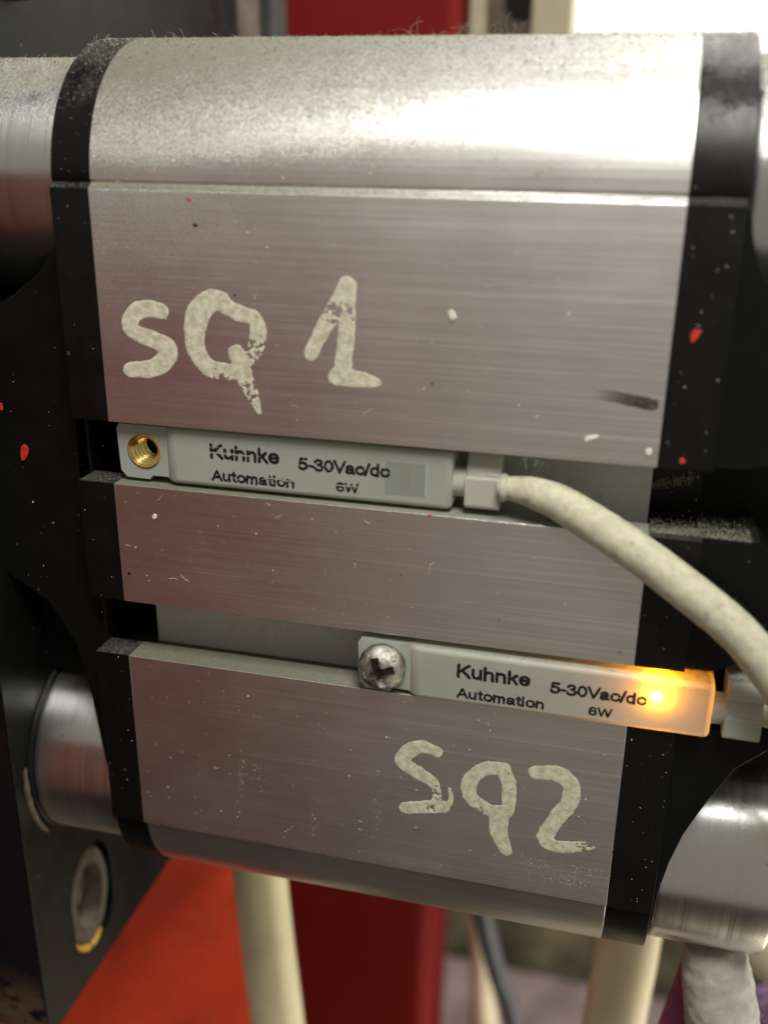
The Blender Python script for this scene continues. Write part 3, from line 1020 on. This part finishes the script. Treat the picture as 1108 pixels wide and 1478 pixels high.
hose('cream hose hanging below the left half of the cylinder, in front of the red column',
     [(0.5, 34, -70, 4.2), (-0.6, 34, -95, 4.2), (0.4, 33.5, -112, 4.2), (2.2, 33, -132, 4.3), (5, 33, -170, 4.3)])
hose('wide cream hose hanging below the right black end cap',
     [(55.6, 40, -70, 4.6), (55.6, 40, -105, 4.6), (54.8, 40, -128, 4.7), (54, 40, -190, 4.8)])
tag(link_mesh('white_cabinet', box(18.5, 400, 260, 268, -30, 420), WHITE, None, (165, 264, -30)), 'blank white cabinet side behind the upper right', 'cabinet')
bm_ = empty('beige_bracket', (20, 136, -40), 'beige bracket with a brown web and dark round hole behind the top edge', 'bracket')
link_mesh('beige_strip', box(10.4, 13.6, 132, 140, -60, 200), BEIGE, bm_, None, 30, 0.5)
link_mesh('brown_web', box(13.6, 22.6, 136, 141, -60, 200), BROWN, bm_)
link_mesh('beige_strip', box(22.6, 30.4, 132, 140, -60, 200), BEIGE, bm_, None, 30, 0.5)
link_mesh('hole', lathe([(0, 0), (0, 3.6), (0.6, 3.6), (0.6, 0)], (20.5, 135.3, 31), 'Y', 32), BLACK, bm_)  # black disc stands in for the shade inside the hole

wall = tag(link_mesh('wall', box(-500, 700, 330, 340, -700, 600), OLIVE, None, (0, 335, -700)), 'olive grey blurred backdrop', None, None, 'structure')
tag(link_mesh('floor', box(-900, 900, -900, 329, -760, -700), FLOORM, None, (0, 0, -760)), 'dark brown floor under the machine', None, None, 'structure')
tag(link_mesh('dark_underslab', box(-620, 500, -319, 19, -380, -330), FLOORM, None, (0, -160, -380)), 'unseen dark brown slab added under the cylinder to darken its reflections', None, None, 'structure')  # out of view, added to darken what the metal mirrors from below
tag(link_mesh('beige_reflector', box(30, 500, 20, 150, -380, -330), BEIGE, None, (200, -80, -380)), 'unseen cream reflector added under the right half', None, None, 'structure')  # out of view, added to reflect a yellowish rim onto the lower bulge
tag(link_mesh('machine_bed', box(-20, 330, 210, 329, -480, -404), PINKG, None, (100, 240, -420), 30, 4, 3), 'pinkish grey blurred machine bed low behind', None, None, 'structure')
tag(link_mesh('white_rod', tube(spline([(20, 150, -200, 3.2), (22.5, 150, -232, 3.0), (25.5, 148, -262, 5), (27, 146, -330, 6)], 6), 20), PALE, None, (27, 146, -330)),
    'pale rod hanging behind the dark cable, right of the red column', 'rod')
tag(link_mesh('dark_cable', tube(spline([(21, 120, -160, 2.4), (25.5, 120, -183, 2.6), (30, 120, -200, 2.6), (35, 120, -216, 2.4), (40, 120, -260, 2.4)], 8), 20), BLUEC, None, (40, 120, -260)),
    'dark blue cable slanting down right of the red column', 'cable')

# frayed grey tape and purple things in the lower right corner
tp = [(62.0, 9.5, -77.2, 3.0), (62.6, 8.8, -79.5, 3.6), (63.6, 8.2, -84, 3.85), (65.0, 8, -90, 4.1), (67.5, 8, -97, 5.0), (70, 8, -110, 5.6)]
tape = tag(link_mesh('frayed_tape', tube(spline(tp, 14), 56, 0.16), FUZZ, None, (70, 8, -110), 80), 'frayed dusty grey tape end under the lower right boss', 'tape')
tag(link_mesh('magenta_strip', prism([(59.6, -84.5), (60.6, -83.0), (63.5, -84.5), (64.5, -95), (64.5, -106), (56.5, -106), (58.4, -92.5)], 12.5, 14, 'Y'), MAGENTA, None, (60, 12, -106), 30, 0.3),
    'translucent magenta strip left of the frayed grey tape', 'strip')
tag(link_mesh('purple_cloth', tube(spline([(70.5, 22, -96, 2.5), (73, 22, -99, 5), (76, 22, -107, 7.5), (78, 22, -120, 9)], 12), 48, 0.8), PURPLE, None, (78, 22, -120), 80),
    'glittery purple cloth in the bottom right corner', 'cloth')
tag(link_mesh('beige_bar', tube([(66, 40, -98, 3.4), (82, 40, -110, 3.4), (110, 40, -131, 3.4)], 24), BEIGE, None, (110, 40, -131)),
    'beige bar slanting down behind the frayed tape', 'bar')

# red painted machine panel the metal mirrors (it stands to the lower left of the photographer)
tag(link_mesh('red_panel', box(-620, -60, -330, -320, -520, 60), REDM, None, (-300, -325, -520)), 'red machine panel mirrored in the aluminium', None, None, 'structure')

# ------------------------------------------------------------------ flakes and chips
def flake(name, pts, y, mat, label, cat, group, thick=0.12, plane='Y'):
    q = [(a + rnd.uniform(-.03, .03), b + rnd.uniform(-.03, .03)) for a, b in pts]
    me = prism(q, y - thick, y, plane)
    c = np.mean(np.array(q), 0)
    org = (c[0], y, c[1]) if plane == 'Y' else (y, c[0], c[1])
    return tag(link_mesh(name, me, mat, None, org, 30, 0.03), label, cat, group)


def poly(cx, cz, rx, rz, n=7, seed=0):
    r = random.Random(seed)
    return [(cx + rx * r.uniform(.65, 1.1) * math.cos(2 * math.pi * k / n), cz + rz * r.uniform(.65, 1.1) * math.sin(2 * math.pi * k / n)) for k in range(n)]


RG = 'red paint flakes'
flake('paint_flake', [(51.35, -9.5), (51.6, -9.1), (51.95, -9.25), (52.2, -9.2), (51.9, -9.9), (51.6, -10.25), (51.4, -10.1)], -0.02, REDF, 'largest red paint flake on the right black end cap', 'paint flake', RG)
flake('paint_flake', poly(51.9, -19.95, .3, .32, 6, 2), 0.0, REDF, 'small red flake on the right cap beside the upper slot corner', 'paint flake', RG, 0.1)
flake('paint_flake', [(-11.6, -25.7), (-11.4, -24.9), (-11.05, -24.6), (-10.6, -25.0), (-10.75, -25.7), (-11.2, -26.3), (-11.55, -26.4)], 2.66, REDF, 'bright red flake on the black web at the left edge', 'paint flake', RG)
flake('paint_flake', poly(-13.2, -20.9, .35, .55, 6, 4), 2.66, REDF, 'red flake cut by the left border of the picture', 'paint flake', RG)
flake('paint_flake', poly(9.4, -0.55, .22, .2, 6, 5), -0.005, REDF, 'tiny dark red speck just under the ridge of the upper face', 'paint flake', RG, 0.06)
flake('paint_flake', poly(31.0, -26.95, .18, .16, 6, 6), -0.005, REDF, 'tiny red speck on the slot edge under the upper sensor', 'paint flake', RG, 0.06)
WG = 'pale chips'
flake('chip', [(32.0, -8.8), (32.3, -8.6), (32.6, -8.9), (32.75, -9.3), (32.4, -9.5), (32.2, -9.4)], -0.005, WHITEB, 'pale chip stuck right of the painted number 1', 'chip', WG, 0.2)
flake('chip', [(44.0, -19.0), (44.9, -18.6), (45.0, -18.35), (44.2, -18.5), (43.9, -18.7)], -0.005, WHITEB, 'pale sliver near the lower right corner of the upper face', 'chip', WG, 0.15)
flake('chip', poly(49.2, -19.4, .3, .35, 7, 8), -0.03, WHITEB, 'pale crumb on the right edge of the upper face', 'chip', WG, 0.2)
flake('chip', poly(0.85, -36.25, .2, .18, 7, 9), -0.005, BLACK, 'black speck near the left edge of the middle face', 'chip', WG, 0.06)
flake('chip', poly(9.9, -2.6, .24, .16, 7, 10), -0.005, BLACK, 'dark speck on the upper face near its top left', 'chip', WG, 0.06)
flake('chip', [(3.8, -29.9), (4.0, -29.6), (4.3, -29.7), (4.25, -30.0), (4.0, -30.1)], -0.005, WHITEB, 'tiny pale chip near the left of the middle face', 'chip', WG, 0.1)


# dark smear near the right edge of the upper face
def film(name, strokes, mat, label, parent):
    me_o = painted(name, strokes, [], 11, parent, -0.006, 0.12)
    me_o.data.materials.clear()
    me_o.data.materials.append(mat)
    tag(me_o, label)
    return me_o


SM = Mat('dark_grease')
smw = SM.ramp(SM.noise((1.2, 1, 2.4), 5, 0.7), 0.35, 0.62)
SM.set((0.035, 0.028, 0.022), 0.5)
_tr = SM.n('ShaderNodeBsdfTransparent')
_ms = SM.n('ShaderNodeMixShader')
SM.link(SM.math('MAXIMUM', SM.ramp(SM.xyz()[0], 43.6, 48.6, 1.0, 0.25), SM.math('MULTIPLY', smw, 0.55)), _ms.inputs[0])
SM.link(SM.b.outputs[0], _ms.inputs[1])
SM.link(_tr.outputs[0], _ms.inputs[2])
SM.link(_ms.outputs[0], SM.out.inputs[0])
sm = painted('grease_smear', [W([(43.6, -14.75), (46.0, -15.0), (48.0, -15.3), (49.1, -15.45)], [.3, .38, .44, .40])], [], 11, cyl, -0.004, 0.1)
sm.data.materials.clear()
sm.data.materials.append(SM.m)
sm.data.transform(Matrix.Translation(Vector((25, 13.5, -79)) * S))      # texture space = world millimetres
sm.location = Vector((-25, -13.5, 79)) * S
tag(sm, 'dark smear near the right edge')

# ------------------------------------------------------------------ loose dust: grains and fibres nobody could count
def dust_cloud(name, samples, label, fibres=(), mat=None):
    """samples: (point, normal, size) in mm; tetra grains; fibres: lists of points with radius"""
    V, Fc = [], []
    T = np.array([(1, 1, 1), (-1, -1, 1), (-1, 1, -1), (1, -1, -1)], float) * 0.6
    for p, nrm, sz in samples:
        q = np.array([rnd.gauss(0, 1) for _ in range(4)])
        q /= np.linalg.norm(q)
        w, x, y, z = q
        Rm = np.array([[1 - 2 * (y * y + z * z), 2 * (x * y - z * w), 2 * (x * z + y * w)], [2 * (x * y + z * w), 1 - 2 * (x * x + z * z), 2 * (y * z - x * w)], [2 * (x * z - y * w), 2 * (y * z + x * w), 1 - 2 * (x * x + y * y)]])
        P = (T * np.array([rnd.uniform(.5, 1.5), 1, rnd.uniform(.5, 1)])) @ Rm.T * sz + np.array(p) + np.array(nrm) * sz * 0.25
        b = len(V)
        V += [tuple(v) for v in P]
        Fc += [(b, b + 1, b + 2), (b, b + 3, b + 1), (b, b + 2, b + 3), (b + 1, b + 3, b + 2)]
    for f, r in fibres:
        b = len(V)
        n = len(f)
        for i, p in enumerate(f):
            t = np.array(f[min(n - 1, i + 1)]) - np.array(f[max(0, i - 1)])
            t = t / (np.linalg.norm(t) + 1e-9)
            u = np.cross(t, (0.3, 0.9, 0.2))
            u /= np.linalg.norm(u) + 1e-9
            v = np.cross(t, u)
            for k in range(3):
                a = 2 * math.pi * k / 3
                V.append(tuple(np.array(p) + r * (u * math.cos(a) + v * math.sin(a))))
        for i in range(n - 1):
            for k in range(3):
                k2 = (k + 1) % 3
                Fc.append((b + 3 * i + k, b + 3 * i + k2, b + 3 * i + 3 + k2, b + 3 * i + 3 + k))
    me = bpy.data.meshes.new(name)
    me.from_pydata(V, [], Fc)
    me.transform(Matrix.Scale(S, 4))
    me.materials.append(mat or DUSTM)
    o = bpy.data.objects.new(name, me)
    COL.objects.link(o)
    return tag(o, label, None, None, 'stuff')


def fibre(p, nrm, length, r):
    pts = [np.array(p, float)]
    d = np.array(nrm, float) + np.array([rnd.gauss(0, .8) for _ in range(3)])
    d /= np.linalg.norm(d)
    n = 6
    curl = np.array([rnd.gauss(0, .5) for _ in range(3)])
    for i in range(n):
        pts.append(pts[-1] + d * length / n)
        d = d + curl * 0.5 + np.array([rnd.gauss(0, .25) for _ in range(3)])
        d /= np.linalg.norm(d)
    return pts, r


def round_point(x, th, r, zc):
    n = (0, -math.cos(th), math.sin(th))
    return (x, YC + n[1] * r, zc + n[2] * r), n


sam, fib = [], []
for _ in range(26000):
    x = rnd.uniform(-15, 66)
    if x < -3.8 or x > 54.4:
        r = 11.45
    else:
        r = 13.05
    th = rnd.uniform(0.1, 1.95)
    nz = math.sin(th)
    wipe = 1.0 if x < 20 else max(0.30, 1 - (x - 20) / 45)
    if rnd.random() > (max(0, nz) ** 3.5) * wipe + 0.03:
        continue
    p, n = round_point(x, th, r, 0)
    sam.append((p, n, rnd.uniform(0.03, 0.085) * (1.5 if rnd.random() < 0.08 else 1)))
for _ in range(800):
    x = rnd.uniform(-15, 52) if rnd.random() < .4 else rnd.uniform(-15, 30)
    if -3.8 < x < 0 and rnd.random() < .3:
        continue
    r = 11.45 if (x < -3.8 or x > 54.4) else 13.05
    th = rnd.gauss(1.35, 0.3)
    p, n = round_point(x, th, r, 0)
    fib.append(fibre(p, n, rnd.choice((.12, .16, .2, .25, .35, .7)), rnd.uniform(0.008, 0.02)))
for cx, k in ((3, 5), (25, 4), (31, 9), (33, 12), (43, 3), (56, 5)):
    for _ in range(k):
        p, n = round_point(cx + rnd.gauss(0, 1.0), rnd.gauss(1.45, 0.1), 13.05 if cx < 54 else 11.5, 0)
        fib.append(fibre(p, n, rnd.uniform(0.8, 2.6), 0.014))
# ridge under the round top, slot ledges, end-cap ledges
for _ in range(700):
    sam.append(((rnd.uniform(-3.5, 30), rnd.uniform(0.05, 0.5), rnd.uniform(0.12, 0.5)), (0, -.3, .9), rnd.uniform(.03, .07)))
for _ in range(1300):
    sam.append(((rnd.uniform(-3.5, 25), rnd.uniform(0.1, 3.0), -45.60), (0, 0, 1), rnd.uniform(.02, .06)))
for _ in range(2600):
    sam.append(((rnd.uniform(50, 58.8), 1.0 + abs(rnd.gauss(0, 1.8)), -26.85), (0, 0, 1), rnd.uniform(.02, .07)))
for _ in range(160):
    sam.append(((rnd.uniform(-3.7, 0), rnd.uniform(0.1, 3.0), -26.85), (0, 0, 1), rnd.uniform(.02, .06)))
for _ in range(500):
    sam.append(((rnd.uniform(33, 50), rnd.uniform(0.05, 1.6), -26.85), (0, 0, 1), rnd.uniform(.02, .06)))
# lint hanging under the lip beside the collar
for _ in range(30):
    fib.append(fibre((rnd.uniform(37, 41), 0.4, -20.9), (0.2, -.3, -1), rnd.uniform(.3, 1.2), 0.014))
for _ in range(420):      # sensor 2 top edge
    sam.append(((rnd.uniform(29, 57), rnd.uniform(-.3, 2.5), -40.03), (0, 0, 1), rnd.uniform(.03, .09)))
for _ in range(160):
    sam.append(((rnd.uniform(58.3, 61.2), rnd.uniform(.3, 2.5), -39.78), (0, 0, 1), rnd.uniform(.04, .1)))
for _ in range(420):      # screw head rim
    t = rnd.uniform(-0.3, math.pi + .3)
    rr_ = rnd.uniform(1.5, 2.25)
    sam.append(((26.95 + rr_ * math.cos(t), -1.95 + (rr_ - 1.4) * 1.6, -42.55 + rr_ * math.sin(t)), (0, -.5, .5), rnd.uniform(.03, .08)))
# a lint tuft caught in the slot of the right end cap
for _ in range(500):
    t_ = rnd.random()
    lx = 49.9 + 3.6 * t_
    sam.append(((lx, 6.9 + rnd.uniform(0, .4), -24.6 + 0.9 * t_ + rnd.gauss(0, .12 + .45 * t_ * (1.25 - t_))), (0, -1, 0), rnd.uniform(.03, .09)))
# along the cable
cs = spline(cp, 14)
for _ in range(1500):
    i = rnd.randrange(20, len(cs) - 1)
    p = cs[i]
    t = Vector(cs[i + 1][:3]) - Vector(cs[i][:3])
    t.normalize()
    u = Vector((0, -1, .3))
    u = (u - t * u.dot(t)).normalized()
    v = t.cross(u)
    a = rnd.gauss(math.pi * .5, 0.8)
    d = u * math.cos(a) + v * math.sin(a)
    if d.z < 0:
        d = -d
    q = Vector(p[:3]) + d * p[3]
    if rnd.random() < .75:
        sam.append((tuple(q), tuple(d), rnd.uniform(.02, .05)))
    else:
        fib.append(fibre(tuple(q), tuple(d), rnd.uniform(.15, .4), .010))
dust_cloud('dust', sam, 'grey beige dust and lint lying on the upward faces', fib)

# sparse pale crumbs and lint on the front faces
sam, fib = [], []
for _ in range(190):
    x = rnd.uniform(0.3, 49.5)
    z = rnd.choice((rnd.uniform(-20, -0.5), rnd.uniform(-39, -27.2), rnd.uniform(-66, -46), rnd.uniform(-66, -46)))
    sam.append(((x, -0.02, z), (0, -1, 0), abs(rnd.gauss(0, .032)) + .015))
for _ in range(26):
    x = rnd.uniform(0.5, 49)
    z = rnd.choice((rnd.uniform(-20, -0.5), rnd.uniform(-39, -27.2), rnd.uniform(-66, -46)))
    pts, r = fibre((x, -0.03, z), (0, 0, 0.01), rnd.uniform(.4, 1.6), 0.012)
    fib.append(([np.array((p[0], -0.03, p[2])) for p in pts], r))
for _ in range(420):      # round top, lower part
    p, n = round_point(rnd.uniform(0, 50), rnd.uniform(0.05, .9), 13.05, 0)
    sam.append((p, n, abs(rnd.gauss(0, .05)) + .02))
for _ in range(150):
    side = rnd.random()
    if side < .5:
        sam.append(((rnd.uniform(50.3, 54.2), -0.01, rnd.uniform(-66, 0)), (0, -1, 0), abs(rnd.gauss(0, .04)) + .015))
    elif side < .75:
        sam.append(((rnd.uniform(-3.6, -.2), -0.01, rnd.uniform(-66, 0)), (0, -1, 0), abs(rnd.gauss(0, .03)) + .012))
    else:
        sam.append(((rnd.uniform(-14, -4.2), 2.66, rnd.uniform(-42, -14)), (0, -1, 0), abs(rnd.gauss(0, .03)) + .012))
dust_cloud('crumbs', sam, 'tiny pale crumbs and lint stuck to the front faces', fib, WHITEB)

# pale chalky scuffs near the lower right of the front face and on the lower left
sam = []
for cx, cz, sx, sz, k in ((46.2, -64.2, 1.9, 0.35, 130), (47.6, -62.6, 1.2, .5, 60), (43.0, -63.0, 1.0, .3, 30), (12.0, -58.5, .25, 1.3, 60), (13.6, -57.5, .5, .9, 40), (19.6, -62.0, .15, 1.6, 40), (26.6, -60.0, .15, 1.8, 40)):
    for _ in range(k):
        sam.append(((cx + rnd.gauss(0, sx), -0.012, cz + rnd.gauss(0, sz)), (0, -1, 0), rnd.uniform(.015, .036)))
sam = [s for s in sam if s[0][0] < 49.7 and s[0][2] > -66.2]
dust_cloud('chalk_scuffs', sam, 'pale chalky scuffs on the lower front face', (), WHITEB)
